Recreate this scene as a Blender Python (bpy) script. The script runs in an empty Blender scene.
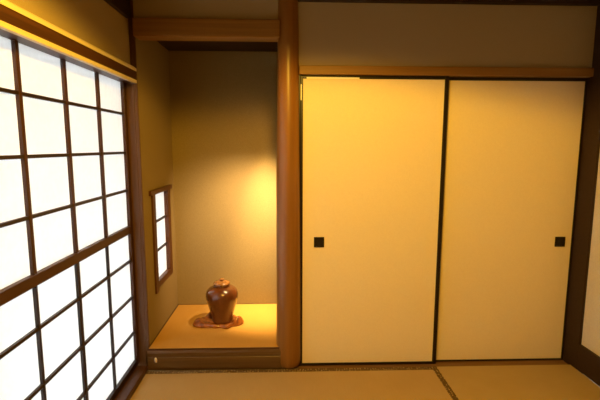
import bpy, bmesh, math, random
from mathutils import Vector, noise
random.seed(4)
S = bpy.context.scene
C = S.collection

# ------------------------------------------------------------------ materials
def base(name):
    m = bpy.data.materials.new(name); m.use_nodes = True
    nt = m.node_tree; b = nt.nodes['Principled BSDF']
    return m, nt, b
def coords(nt, scale=(1, 1, 1)):
    tc = nt.nodes.new('ShaderNodeTexCoord'); mp = nt.nodes.new('ShaderNodeMapping')
    mp.inputs['Scale'].default_value = scale
    nt.links.new(tc.outputs['Object'], mp.inputs['Vector'])
    return mp.outputs['Vector']
def ramp(nt, fac, c1, c2, p1=.3, p2=.7):
    r = nt.nodes.new('ShaderNodeValToRGB')
    r.color_ramp.elements[0].color = (*c1, 1); r.color_ramp.elements[1].color = (*c2, 1)
    r.color_ramp.elements[0].position = p1; r.color_ramp.elements[1].position = p2
    nt.links.new(fac, r.inputs['Fac']); return r.outputs['Color']
def noisetex(nt, vec, scale, detail=4, rough=.6):
    n = nt.nodes.new('ShaderNodeTexNoise')
    n.inputs['Scale'].default_value = scale; n.inputs['Detail'].default_value = detail
    n.inputs['Roughness'].default_value = rough
    nt.links.new(vec, n.inputs['Vector']); return n.outputs['Fac']
def bump(nt, b, h, strength, dist=.002):
    bp = nt.nodes.new('ShaderNodeBump'); bp.inputs['Strength'].default_value = strength
    bp.inputs['Distance'].default_value = dist
    nt.links.new(h, bp.inputs['Height']); nt.links.new(bp.outputs['Normal'], b.inputs['Normal'])
def wood(name, c1, c2, axis='z', rough=.45, fine=60, spec=.4):
    m, nt, b = base(name)
    sc = {'x': (1.2, fine, fine), 'y': (fine, 1.2, fine), 'z': (fine, fine, 1.2)}[axis]
    f = noisetex(nt, coords(nt, sc), 1.0, 5, .65)
    nt.links.new(ramp(nt, f, c1, c2), b.inputs['Base Color'])
    b.inputs['Roughness'].default_value = rough; b.inputs['Specular IOR Level'].default_value = spec
    bump(nt, b, f, .15, .001)
    return m
def plaster(name, c1, c2, scale=260, rough=.95, bs=.35):
    m, nt, b = base(name)
    v = coords(nt)
    f = noisetex(nt, v, scale, 3, .7)
    nt.links.new(ramp(nt, f, c1, c2), b.inputs['Base Color'])
    b.inputs['Roughness'].default_value = rough; b.inputs['Specular IOR Level'].default_value = .15
    bump(nt, b, f, bs, .0015)
    return m

M = {}
DK1, DK2 = (.040, .015, .006), (.088, .033, .012)
for ax in 'xyz':
    M['dark_' + ax] = wood('dark stained wood ' + ax, DK1, DK2, ax)
    M['mid_' + ax] = wood('brown cedar ' + ax, (.200, .092, .014), (.275, .130, .022), ax, .5)
    M['black_' + ax] = wood('black lacquer ' + ax, (.008, .004, .003), (.014, .007, .005), ax, .4)
    M['lattice_' + ax] = wood('dark lattice wood ' + ax, (.010, .004, .003), (.020, .008, .005), ax)
    M['bar_' + ax] = wood('brown lattice bar ' + ax, (.032, .011, .005), (.060, .021, .008), ax)
    M['frame_' + ax] = wood('red brown window frame ' + ax, (.065, .022, .007), (.105, .038, .011), ax)
M['cornerpost'] = wood('brown corner post wood', (.070, .030, .010), (.125, .056, .018), 'z', .45)
M['gamachi'] = wood('aged front beam wood', (.075, .036, .010), (.125, .062, .018), 'x', .4)
M['deep'] = wood('very dark beam wood', (.017, .006, .004), (.030, .011, .006), 'x', .6)
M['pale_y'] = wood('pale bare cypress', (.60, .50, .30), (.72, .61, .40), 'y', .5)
M['glint_x'] = wood('pale edge glint', (.90, .84, .62), (.95, .90, .70), 'x', .4)
M['pillar'] = wood('polished alcove log', (.185, .076, .012), (.250, .106, .018), 'z', .35, 34, .5)
M['sillwood'] = wood('worn sill wood', (.12, .055, .022), (.20, .10, .04), 'x', .5)
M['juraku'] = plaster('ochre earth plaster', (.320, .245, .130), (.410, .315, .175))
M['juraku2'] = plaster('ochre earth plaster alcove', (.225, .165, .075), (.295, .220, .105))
M['pale_wall'] = plaster('pale wall paper', (.54, .50, .45), (.60, .56, .50), 90, .9, .1)
M['ceil'] = wood('ceiling boards', (.22, .12, .05), (.30, .17, .08), 'y', .7, 25)
M['fusuma'] = plaster('cream door paper', (.81, .67, .40), (.85, .71, .43), 120, .8, .06)
M['gravel'] = plaster('pale garden gravel', (.55, .55, .53), (.7, .7, .68), 60, .95, .5)
M['iron'] = plaster('dark pull metal', (.012, .009, .008), (.03, .022, .018), 300, .45, .1)

def tatami(name, c1, c2, axis):
    m, nt, b = base(name)
    sc = (9, 420, 9) if axis == 'x' else (420, 9, 9)
    f = noisetex(nt, coords(nt, sc), 1.0, 3, .6)
    g = noisetex(nt, coords(nt), 5.0, 3, .5)
    mx = nt.nodes.new('ShaderNodeMath'); mx.operation = 'MULTIPLY_ADD'; mx.inputs[1].default_value = .55
    nt.links.new(f, mx.inputs[0])
    m2 = nt.nodes.new('ShaderNodeMath'); m2.operation = 'MULTIPLY'; m2.inputs[1].default_value = .45
    nt.links.new(g, m2.inputs[0]); nt.links.new(m2.outputs[0], mx.inputs[2])
    nt.links.new(ramp(nt, mx.outputs[0], c1, c2), b.inputs['Base Color'])
    b.inputs['Roughness'].default_value = .6; b.inputs['Specular IOR Level'].default_value = .3
    bump(nt, b, f, .25, .001)
    return m
M['tatami_x'] = tatami('rush mat weave', (.35, .235, .100), (.41, .280, .125), 'y')
M['tatami_y'] = tatami('rush mat weave turned', (.35, .245, .105), (.41, .290, .130), 'x')
M['tokotatami'] = tatami('alcove rush floor', (.47, .250, .055), (.53, .295, .070), 'y')

def heri_mat(name, axis):
    """mat edging cloth: brown with a row of small pale woven dots"""
    m, nt, b = base(name)
    v = coords(nt, (1, 1, 0))
    vo = nt.nodes.new('ShaderNodeTexVoronoi'); vo.inputs['Scale'].default_value = 62
    vo.inputs['Randomness'].default_value = .35
    nt.links.new(v, vo.inputs['Vector'])
    nt.links.new(ramp(nt, vo.outputs['Distance'], (.42, .31, .15), (.085, .045, .018), .16, .36), b.inputs['Base Color'])
    b.inputs['Roughness'].default_value = .8
    return m
M['heri'] = heri_mat('mat edging cloth', 'x')

# shoji paper: translucent washi
m, nt, b = base('translucent washi')
nt.nodes.remove(b); out = nt.nodes['Material Output']
tr = nt.nodes.new('ShaderNodeBsdfTranslucent'); df = nt.nodes.new('ShaderNodeBsdfDiffuse')
f = noisetex(nt, coords(nt), 40, 4, .7)
col = ramp(nt, f, (.86, .86, .86), (.92, .92, .91))
nt.links.new(col, tr.inputs['Color']); nt.links.new(col, df.inputs['Color'])
mixs = nt.nodes.new('ShaderNodeMixShader'); mixs.inputs[0].default_value = .45
nt.links.new(tr.outputs[0], mixs.inputs[1]); nt.links.new(df.outputs[0], mixs.inputs[2])
nt.links.new(mixs.outputs[0], out.inputs['Surface'])
M['washi'] = m

def glaze(name, c1, c2, rough, scale=14):
    m, nt, b = base(name)
    f = noisetex(nt, coords(nt, (1, 1, .5)), scale, 5, .6)
    nt.links.new(ramp(nt, f, c1, c2), b.inputs['Base Color'])
    b.inputs['Roughness'].default_value = rough; b.inputs['Coat Weight'].default_value = .5
    b.inputs['Coat Roughness'].default_value = .03
    return m
M['glaze'] = glaze('brown jar glaze', (.085, .024, .006), (.150, .045, .011), .18)
M['lidglaze'] = glaze('amber lid glaze', (.16, .055, .014), (.42, .20, .06), .2, 60)
M['burl'] = glaze('varnished red burl', (.10, .024, .006), (.52, .17, .035), .2, 24)
m, nt, b = base('pale polished bone'); b.inputs['Base Color'].default_value = (.75, .62, .45, 1)
f = noisetex(nt, coords(nt), 80); nt.links.new(ramp(nt, f, (.66, .52, .36), (.8, .68, .5)), b.inputs['Base Color'])
b.inputs['Roughness'].default_value = .25; M['bone'] = m

# ------------------------------------------------------------------ builders
def link(name, bm, mat, parent=None, bevel=0, smooth=False, seg=2):
    bmesh.ops.recalc_face_normals(bm, faces=bm.faces)
    me = bpy.data.meshes.new(name); bm.to_mesh(me); bm.free()
    if smooth:
        for p in me.polygons: p.use_smooth = True
    me.materials.append(mat)
    o = bpy.data.objects.new(name, me); C.objects.link(o)
    if parent: o.parent = parent
    if bevel:
        md = o.modifiers.new('bevel', 'BEVEL'); md.width = bevel; md.segments = seg; md.limit_method = 'ANGLE'
    return o
def addbox(bm, x0, x1, y0, y1, z0, z1):
    v = [bm.verts.new((x, y, z)) for x in (x0, x1) for y in (y0, y1) for z in (z0, z1)]
    for f in ((0, 1, 3, 2), (4, 6, 7, 5), (0, 4, 5, 1), (2, 3, 7, 6), (0, 2, 6, 4), (1, 5, 7, 3)):
        bm.faces.new([v[i] for i in f])
def box(name, mat, *boxes, parent=None, bevel=0):
    bm = bmesh.new()
    for b_ in boxes: addbox(bm, *b_)
    return link(name, bm, M[mat] if isinstance(mat, str) else mat, parent, bevel)
def prism(name, mat, prof, axis, a, b_, parent=None, bevel=0):
    """profile points in the plane across `axis`, extruded from a to b_"""
    bm = bmesh.new()
    def P(u, v, t): return {'x': (t, u, v), 'y': (u, t, v), 'z': (u, v, t)}[axis]
    A = [bm.verts.new(P(u, v, a)) for u, v in prof]; B = [bm.verts.new(P(u, v, b_)) for u, v in prof]
    n = len(prof)
    bm.faces.new(A); bm.faces.new(B[::-1])
    for i in range(n): bm.faces.new((A[i], A[(i + 1) % n], B[(i + 1) % n], B[i]))
    return link(name, bm, M[mat], parent, bevel)
def lathe(name, mat, prof, c, parent=None, n=48, wob=0):
    bm = bmesh.new(); rings = []
    for r, z in prof:
        if r < 1e-5: rings.append([bm.verts.new((c[0], c[1], z))]); continue
        rings.append([bm.verts.new((c[0] + r * math.cos(t) * (1 + wob * math.sin(3 * t + z * 4)),
                                    c[1] + r * math.sin(t) * (1 + wob * math.sin(3 * t + z * 4)), z))
                      for t in [2 * math.pi * i / n for i in range(n)]])
    for a, b_ in zip(rings, rings[1:]):
        for i in range(n):
            j = (i + 1) % n
            if len(a) == 1: bm.faces.new((a[0], b_[j], b_[i]))
            elif len(b_) == 1: bm.faces.new((a[i], a[j], b_[0]))
            else: bm.faces.new((a[i], a[j], b_[j], b_[i]))
    return link(name, bm, M[mat], parent, 0, True)
def empty(name, loc):
    o = bpy.data.objects.new(name, None); C.objects.link(o); o.location = loc; o.empty_display_size = .05
    return o
def tag(o, label, cat, kind=None, group=None):
    o['label'] = label; o['category'] = cat
    if kind: o['kind'] = kind
    if group: o['group'] = group
    return o
def st(o, label, cat): return tag(o, label, cat, 'structure')
def adopt(root, *parts):
    """parent without moving: parts are built in world coordinates"""
    for p in parts:
        p.parent = root; p.location = -Vector(root.location)

# ------------------------------------------------------------------ constants (metres)
XL, XS, XR = -.855, -.915, 1.800       # left inner face, shoji face, right face
YB = .69                                # back of the alcove
ZC = 2.26                               # ceiling
YF = -3.3                               # wall behind the viewer
ZT = .133                               # alcove floor

# ------------------------------------------------------------------ shell
st(box('floor', 'tatami_x', (-1.05, 1.95, YF, .75, -.12, -.035), (-.853, .93, YF, -.985, -.035, 0), (.93, 1.80, YF, -1.86, -.035, 0)),
   'floor of the room beneath the straw mats', 'floor')
st(box('ceiling', 'ceil', (-1.05, 1.95, YF - .1, .80, ZC, ZC + .08)), 'brown boarded ceiling above the room', 'ceiling')
st(box('wall_front', 'juraku', (-1.05, 1.95, YF - .1, YF, -.1, ZC)), 'ochre plaster wall facing the sliding doors', 'wall')
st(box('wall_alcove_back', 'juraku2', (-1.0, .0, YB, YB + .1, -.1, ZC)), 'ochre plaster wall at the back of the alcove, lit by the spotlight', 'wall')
st(box('wall_closet_back', 'juraku', (.0, 1.95, YB, YB + .1, -.1, ZC)), 'plaster wall inside the closet behind the sliding doors', 'wall')
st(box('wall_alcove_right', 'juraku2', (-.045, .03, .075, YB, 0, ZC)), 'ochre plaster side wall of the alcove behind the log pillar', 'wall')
st(box('ceiling_alcove', 'deep', (-.854, -.045, .0705, YB, 2.056, 2.075)), 'dark low ceiling inside the alcove behind the lintel', 'ceiling')
# alcove left wall with its window hole
wy0, wy1, wz0, wz1 = .195, .515, .455, 1.065
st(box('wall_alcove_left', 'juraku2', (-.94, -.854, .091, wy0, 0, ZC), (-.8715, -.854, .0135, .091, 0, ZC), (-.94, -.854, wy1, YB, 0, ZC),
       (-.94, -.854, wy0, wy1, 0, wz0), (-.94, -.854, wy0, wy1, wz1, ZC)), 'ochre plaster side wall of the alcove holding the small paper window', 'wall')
# lower part of wall_back: plaster above alcove lintel and above the doors
st(box('wall_alcove_lintel', 'juraku', (-.855, -.02, .0, .07, 2.072, ZC)), 'ochre plaster strip of wall above the alcove lintel', 'wall')
st(box('wall_back', 'juraku', (.03, 1.801, .0, .07, 1.827, ZC)), 'wide ochre plaster wall panel above the sliding doors', 'wall')
# left wall above the shoji, and the stretch nearer the viewer
st(box('wall_left', 'juraku', (-.98, -.885, YF, -.0, 1.80, ZC), (-.98, -.885, YF, -2.62, 0, 1.80)), 'ochre plaster wall above the paper screens', 'wall')
# right wall
st(box('wall_right', 'pale_wall', (1.815, 1.90, YF, -.105, .10, ZC)), 'pale plain wall on the far right beside the dark post', 'wall')
st(box('wall_closet_right', 'juraku', (1.87, 1.95, -.0, .75, -.1, ZC)), 'plaster end wall of the closet behind the doors', 'wall')
st(box('baseboard_right', 'deep', (1.799, 1.90, YF, -.105, 0, .163), bevel=.004), 'thick dark wooden baseboard along the right wall', 'baseboard')

# ------------------------------------------------------------------ timber frame
tn = [0]
def trim(o, label, cat='trim'):
    tn[0] += 1; o.name = 'trim_%d' % tn[0]; return st(o, label, cat)
# round alcove pillar
prof = []
for z in [0, .012, .03] + [.1 * i for i in range(1, 23)] + [ZC]:
    r = .0775 - .0055 * z / 1.1 - max(0, z - 1.2) * .008
    if z < .03: r -= (.03 - z) * .25
    prof.append((r, z))
prof = [(0, 0)] + prof + [(0, ZC)]
trim(lathe('pillar', 'pillar', prof, (.012, .018), n=40, wob=.012), 'polished reddish log pillar between the alcove and the sliding doors', 'pillar')
trim(box('post', 'cornerpost', (-.965, -.872, .0, .09, 0, ZC), (-.872, -.853, .0, .013, 0, ZC), bevel=.002), 'slim brown corner post between paper screens and alcove', 'post')
trim(box('post', 'deep', (1.801, 1.90, -.105, .08, -.034, ZC), bevel=.004), 'dark square post at the right edge of the sliding doors', 'post')
trim(box('post', 'dark_z', (-.98, -.853, -2.66, -2.56, 0, ZC), bevel=.004), 'dark post at the near end of the paper screens', 'post')
trim(box('beam', 'mid_x', (-.853, -.035, -.035, .075, 1.976, 2.074), bevel=.006), 'brown wooden lintel across the top of the alcove', 'lintel')
trim(box('beam', 'mid_x', (.075, 1.800, -.022, .06, 1.778, 1.828), bevel=.003), 'brown wooden head rail above the sliding doors', 'head rail')
trim(box('beam', 'deep', (.065, 1.800, -.045, .0, 2.176, ZC), bevel=.004), 'dark ceiling moulding above the wall panel over the doors', 'moulding')
trim(box('beam', 'deep', (-.853, -.045, -.03, .0, 2.205, ZC), bevel=.004), 'dark ceiling moulding over the alcove', 'moulding')
trim(box('beam', 'deep', (-.885, -.862, YF, -.03, 2.068, ZC), bevel=.003), 'dark ceiling beam along the left wall', 'beam')
trim(box('jamb', 'black_z', (.072, .0815, -.004, .06, -.010, 1.778), bevel=.002), 'thin dark jamb between log pillar and left sliding door', 'jamb')
# nageshi rail over the shoji: dark face, pale top strip and pale lower lip
o = trim(prism('rail', 'dark_y', [(-.985, 1.725), (-.872, 1.725), (-.856, 1.742), (-.856, 1.790), (-.872, 1.790), (-.885, 1.80), (-.985, 1.80)], 'y', YF, -.001),
         'dark wooden rail above the paper screens with pale edges', 'rail')
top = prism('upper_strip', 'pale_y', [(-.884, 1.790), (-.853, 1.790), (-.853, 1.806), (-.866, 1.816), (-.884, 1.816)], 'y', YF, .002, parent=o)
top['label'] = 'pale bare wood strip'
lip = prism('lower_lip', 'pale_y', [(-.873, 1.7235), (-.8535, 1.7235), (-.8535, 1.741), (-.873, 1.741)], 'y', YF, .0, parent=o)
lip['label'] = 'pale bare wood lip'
trim(prism('sill', 'dark_y', [(-1.0, 0), (-.853, 0), (-.853, .027), (-.858, .032), (-1.0, .032)], 'y', YF, -.041), 'dark wooden sill under the paper screens', 'sill')
# alcove front beam, with a groove under its rounded top
gp = [(.03, 0), (-.040, 0), (-.040, .076), (-.037, .079), (-.037, .082), (-.041, .085), (-.041, .108), (-.036, .120), (-.026, .127), (.03, .127)]
trim(prism('front_beam', 'gamachi', gp, 'x', -.853, -.030), 'dark brown front beam along the alcove floor edge', 'beam')
trim(box('sill', 'sillwood', (.070, 1.800, -.049, .075, -.034, -.0105), bevel=.001), 'worn brown grooved sill under the sliding doors', 'sill')
# alcove floor, a smooth rush mat with a thin red-brown border
af = st(box('alcove_floor', 'tokotatami', (-.846, -.045, -.028, YB - .006, .10, ZT)), 'raised golden floor of the alcove under the jar', 'floor')
eb = box('edge_border', 'dark_x', (-.853, -.846, -.028, YB, .10, ZT + .001), (-.853, -.045, YB - .006, YB, .10, ZT + .001), (-.853, -.045, -.034, -.028, .10, ZT), parent=af)
eb['label'] = 'thin red-brown border'

# ------------------------------------------------------------------ straw mats
mat1 = tag(empty('tatami_mat', (.03, -.54, 0)), 'straw floor mat with patterned edging running in front of alcove and left sliding door', 'mat')
adopt(mat1, box('mat_core', 'tatami_x', (-.852, .905, -.945, -.085, -.034, 0)),
      box('edging', 'heri', (-.852, .905, -.085, -.0505, -.034, .0015)), box('edging', 'heri', (-.852, .905, -.980, -.945, -.034, .0015)))
mat2 = tag(empty('tatami_mat', (1.35, -.95, 0)), 'straw floor mat at the right, its patterned edging pointing at the viewer', 'mat')
adopt(mat2, box('mat_core', 'tatami_y', (.938, 1.797, -1.855, -.0505, -.034, 0)), box('edging', 'heri', (.906, .938, -1.855, -.0505, -.034, .0015)))

# ------------------------------------------------------------------ shoji (paper screens)
def shoji(name, ye, dx, label):
    """four columns of panes; ye = right edge of the paper, dx = shift of the plane outward"""
    w = .3087; yl = ye - 4 * w; xf = XS + dx
    r = st(empty(name, (xf - .015, (ye + yl) / 2, .033)), label, 'paper screen')
    x0, x1 = xf - .03, xf
    zt = 1.765
    parts = [box('paper', 'washi', (xf - .0195, xf - .0185, yl - .01, ye + .01, .05, zt - .005))]
    parts += [box('stile', 'bar_z', (x0, x1, ye, ye + .035, .033, zt), bevel=.002),
              box('stile', 'bar_z', (x0, x1, yl - .035, yl, .033, zt), bevel=.002),
              box('top_rail', 'lattice_y', (x0, x1, yl, ye, 1.738, zt), bevel=.002),
              box('middle_rail', 'bar_y', (x0, x1 + .002, yl, ye, .859, .902), bevel=.002),
              box('bottom_rail', 'lattice_y', (x0, x1, yl, ye, .033, .068), bevel=.002)]
    xm0, xm1 = xf - .0185, xf - .004
    up = [(xm0, xm1, ye - w * k - .0095, ye - w * k + .0095, .902, 1.738) for k in (1, 2, 3)]
    parts += [box('upright_bar', 'bar_z', u, bevel=.0015) for u in up]
    parts += [box('cross_bar', 'lattice_y', (xm0, xm1 - .002, yl, ye, z - .0068, z + .0068), bevel=.001) for z in (1.549, 1.330, 1.112)]
    for k in (1, 2, 3):
        hw = .0105 if k == 2 else .0058
        parts.append(box('upright_bar', 'lattice_z', (xm0, xm1, ye - w * k - hw, ye - w * k + hw, .068, .859), bevel=.0015))
    parts += [box('cross_bar', 'lattice_y', (xm0, xm1 - .002, yl, ye, z - .0068, z + .0068), bevel=.001) for z in (.692, .467, .245)]
    adopt(r, *parts)
    return r
shoji('window_1', -.037, 0, 'white paper screen with dark wooden lattice glowing on the left')
shoji('window_2', -.037 - 4 * .3087 + .03, -.036, 'second paper screen with dark lattice nearer the viewer')
# small alcove window
r = st(empty('window_3', (-.85, .37, .42)), 'small narrow three-pane paper window in the alcove side wall', 'window')
fx0, fx1 = -.885, -.842
parts = [box('paper', 'washi', (-.8745, -.8735, .20, .51, .46, 1.06)),
         box('stile', 'frame_z', (fx0, fx1, .160, .212, .412, 1.066), bevel=.002), box('stile', 'frame_z', (fx0, fx1, .500, .550, .435, 1.066), bevel=.002),
         box('sill_rail', 'frame_y', (fx0, fx1 - .002, .212, .500, .435, .478), bevel=.002),
         box('head_rail', 'frame_y', (fx0, fx1 + .006, .118, .585, 1.060, 1.090), bevel=.003)]
parts += [box('cross_bar', 'lattice_y', (-.873, -.862, .212, .5, z - .007, z + .007)) for z in (.870, .672)]
adopt(r, *parts)

# ------------------------------------------------------------------ fusuma (sliding doors)
def fusuma(name, x0, x1, yf, hx, hz, label, lw=.018, rw=.018):
    z0, z1 = -.010, 1.777
    r = st(empty(name, ((x0 + x1) / 2, yf + .015, z0)), label, 'sliding door')
    parts = [box('paper_panel', 'fusuma', (x0 + .008, x1 - .008, yf + .004, yf + .020, z0 + .01, z1 - .01)),
             box('stile', 'black_z', (x0, x0 + lw, yf, yf + .024, z0, z1), bevel=.002), box('stile', 'black_z', (x1 - rw, x1, yf, yf + .024, z0, z1), bevel=.002),
             box('top_rail', 'black_x', (x0 + lw, x1 - rw, yf, yf + .024, z1 - .019, z1), bevel=.002),
             box('bottom_rail', 'black_x', (x0 + lw, x1 - rw, yf, yf + .024, z0, z0 + (.017 if yf < .01 else .011)), bevel=.002)]
    s, t = .031, .007
    h = box('door_handle', 'iron', (hx - s, hx + s, yf - .002, yf + .004, hz + s - t, hz + s), (hx - s, hx + s, yf - .002, yf + .004, hz - s, hz - s + t),
            (hx - s, hx - s + t, yf - .002, yf + .004, hz - s + t, hz + s - t), (hx + s - t, hx + s, yf - .002, yf + .004, hz - s + t, hz + s - t),
            (hx - s + t, hx + s - t, yf + .0025, yf + .0042, hz - s + t, hz + s - t))
    h['label'] = 'square dark recessed pull'
    adopt(r, h, *parts)
    return r
d1 = fusuma('door_1', .082, .954, .0, .198, .790, 'left cream sliding door with square dark pull near the log pillar', .016, .0245)
bar = box('edge_glint', 'glint_x', (.118, .425, -.0015, .0, 1.757, 1.766)); bar['label'] = 'short pale strip standing in for light along the door edge'; adopt(d1, bar)  # bright line of light along the frame, put in as pale strips
bar = box('edge_glint', 'glint_x', (.084, .090, -.0015, .0, 1.635, 1.725)); adopt(d1, bar)
d2 = fusuma('door_2', .915, 1.8000, .0255, 1.716, .779, 'right cream sliding door with square dark pull by the dark post', .020, .011)

# ------------------------------------------------------------------ jar on its burl stand
JX, JY = -.450, .330
stand_top = .026
def burl():
    """low root-wood slab: three rounded lobes with a flat seat for the jar"""
    bm = bmesh.new(); n, rings = 96, 16
    def rad(t):
        d = Vector((math.cos(t), math.sin(t)))
        r = .112 + .010 * math.sin(5 * t + 1) + .006 * math.sin(9 * t)
        for a, amp, wd in ((math.radians(190), .110, .42), (math.radians(-12), .040, .38), (math.radians(140), .035, .3), (math.radians(45), .02, .3)):
            dd = (t - a + math.pi) % (2 * math.pi) - math.pi
            r += amp * math.exp(-(dd / wd) ** 2)
        return r
    def hgt(x, y):
        h = stand_top
        for cx, cy, a, s in ((-.165, -.025, .022, .045), (.120, -.020, .034, .042), (-.090, .050, .040, .035), (.075, .075, .012, .04), (.105, -.06, .014, .03)):
            h += a * math.exp(-((x - cx) ** 2 + (y - cy) ** 2) / s ** 2)
        h += .007 * noise.noise(Vector((x * 22, y * 22, 3))) + .003 * noise.noise(Vector((x * 60, y * 60, 7)))
        k = min(1, max(0, (math.hypot(x, y) - .075) / .025))
        return stand_top * .9 * (1 - k) + h * k
    prev = None; cen = bm.verts.new((JX, JY, ZT + stand_top * .9))
    for i in range(1, rings + 1):
        f = i / rings; ring = []
        for j in range(n):
            t = 2 * math.pi * j / n; r = rad(t) * f; x, y = r * math.cos(t), r * math.sin(t) * .82
            e = max(0, (f - .80) / .20)
            z = hgt(x, y) * math.sqrt(max(0, 1 - e * e * .93))
            ring.append(bm.verts.new((JX + x, JY + y, ZT + z)))
        for j in range(n):
            k = (j + 1) % n
            if prev: bm.faces.new((prev[j], prev[k], ring[k], ring[j]))
            else: bm.faces.new((cen, ring[k], ring[j]))
        prev = ring
    base_ = [bm.verts.new((JX + (v.co.x - JX) * .96, JY + (v.co.y - JY) * .96, ZT + .0005)) for v in prev]
    for j in range(n):
        k = (j + 1) % n; bm.faces.new((prev[j], prev[k], base_[k], base_[j]))
    bm.faces.new(base_)
    return link('burl_stand', bm, M['burl'], None, 0, True)
tag(burl(), 'glossy red-brown root-wood slab lying under the jar on the alcove floor', 'stand')

zb = ZT + stand_top * .9 + .0005
jar = tag(empty('lidded_jar', (JX, JY, zb)), 'glazed brown round-shouldered jar with small lid standing in the alcove', 'jar')
body = [(0, 0), (.066, 0), (.072, .004), (.073, .012), (.074, .03), (.080, .06), (.090, .095), (.101, .13), (.1085, .158), (.1115, .180), (.1110, .200), (.104, .219),
        (.088, .235), (.066, .246), (.052, .250), (.047, .254), (.047, .262), (.0, .262)]
jb = lathe('jar_body', 'glaze', [(r_, zb + z_) for r_, z_ in body], (JX, JY), n=64)
lid = lathe('lid', 'lidglaze', [(r_, zb + z_) for r_, z_ in [(0, .2625), (.046, .2625), (.056, .265), (.058, .269), (.054, .276), (.042, .283), (.026, .288), (0, .290)]], (JX, JY), n=48)
kn = lathe('knob', 'lidglaze', [(r_, zb + z_) for r_, z_ in [(0, .288), (.012, .288), (.012, .291), (.018, .294), (.018, .299), (.010, .303), (0, .304)]], (JX, JY), n=32)
rm = lathe('rim_ring', 'glaze', [(r_, zb + z_) for r_, z_ in [(.047, .2505), (.055, .252), (.0565, .257), (.053, .261), (.047, .2615)]], (JX, JY), n=48)
adopt(jar, jb, lid, rm)
kn.parent = lid; kn.matrix_parent_inverse.identity()

# small pale fitting on the alcove front beam
bm = bmesh.new(); bmesh.ops.create_uvsphere(bm, u_segments=20, v_segments=12, radius=1)
for v in bm.verts: v.co = Vector((-.802 + v.co.x * .0085, -.044 + v.co.y * .007, .066 + v.co.z * .017 - v.co.x * .003))
tag(link('oval_knob', bm, M['bone'], None, 0, True), 'tiny pale oval knob on the dark front beam left of alcove', 'knob')

# ------------------------------------------------------------------ outside: garden ground and added overhang
st(box('ground', 'gravel', (-9, -1.25, -8, 6, -.60, -.50)), 'pale gravel garden outside the paper screens', 'ground')
st(box('shade_eave', 'deep', (-2.60, -1.051, -5, 3, 2.02, 2.09)), 'unseen roof overhang added outside to dim the upper paper screens', 'shade_eave')  # unseen overhang, added so the upper screen paper gets less sky

# ------------------------------------------------------------------ light
w = bpy.data.worlds.new('overcast sky'); S.world = w; w.use_nodes = True
bg = w.node_tree.nodes['Background']; bg.inputs['Color'].default_value = (.80, .92, 1.0, 1); bg.inputs['Strength'].default_value = 6.2
def light(name, kind, loc, energy, color, **kw):
    d = bpy.data.lights.new(name, kind); d.energy = energy; d.color = color
    for k, v in kw.items(): setattr(d, k, v)
    o = bpy.data.objects.new(name, d); C.objects.link(o); o.location = loc
    return o
def aim(o, to): o.rotation_euler = (Vector(to) - o.location).to_track_quat('-Z', 'Y').to_euler()
WARM = (1.0, .56, .05)
for y in (-1.34, -1.58):                       # two bulbs of the ceiling lamp
    light('ceiling_lamp', 'SPOT', (.08, y, 2.20), 80, WARM, shadow_soft_size=.10, spot_size=math.radians(157), spot_blend=.16)
l = light('alcove_spot', 'SPOT', (-.064, .14, 1.20), 76, (1.0, .68, .32), shadow_soft_size=.012, spot_size=math.radians(104), spot_blend=1.0)
aim(l, (-.30, .69, .74))
l = light('alcove_downlight', 'SPOT', (-.15, .42, 2.0), 470, (1.0, .68, .26), shadow_soft_size=.02, spot_size=math.radians(34), spot_blend=1.0)
aim(l, (-.11, .60, ZT))

# ------------------------------------------------------------------ camera
cam = bpy.data.cameras.new('camera'); co = bpy.data.objects.new('camera', cam); C.objects.link(co)
yaw, pitch, roll = .0330, .1288, .0024
co.location = (0, -2.4666, 1.3688)
from mathutils import Matrix
fw = Vector((math.sin(yaw) * math.cos(pitch), math.cos(yaw) * math.cos(pitch), -math.sin(pitch)))
rt = Vector((math.cos(yaw), -math.sin(yaw), 0)); up = rt.cross(fw)
r2 = math.cos(roll) * rt + math.sin(roll) * up; u2 = -math.sin(roll) * rt + math.cos(roll) * up
mt = Matrix((r2, u2, -fw)).transposed().to_4x4(); mt.translation = co.location
co.matrix_world = mt
cam.sensor_fit = 'HORIZONTAL'; cam.sensor_width = 36; cam.lens = 36 * 414.6 / 600; cam.clip_start = .02
S.camera = co
vs = S.view_settings
vs.view_transform = 'Standard'; vs.look = 'None'; vs.exposure = 0; vs.gamma = 1; vs.use_curve_mapping = False
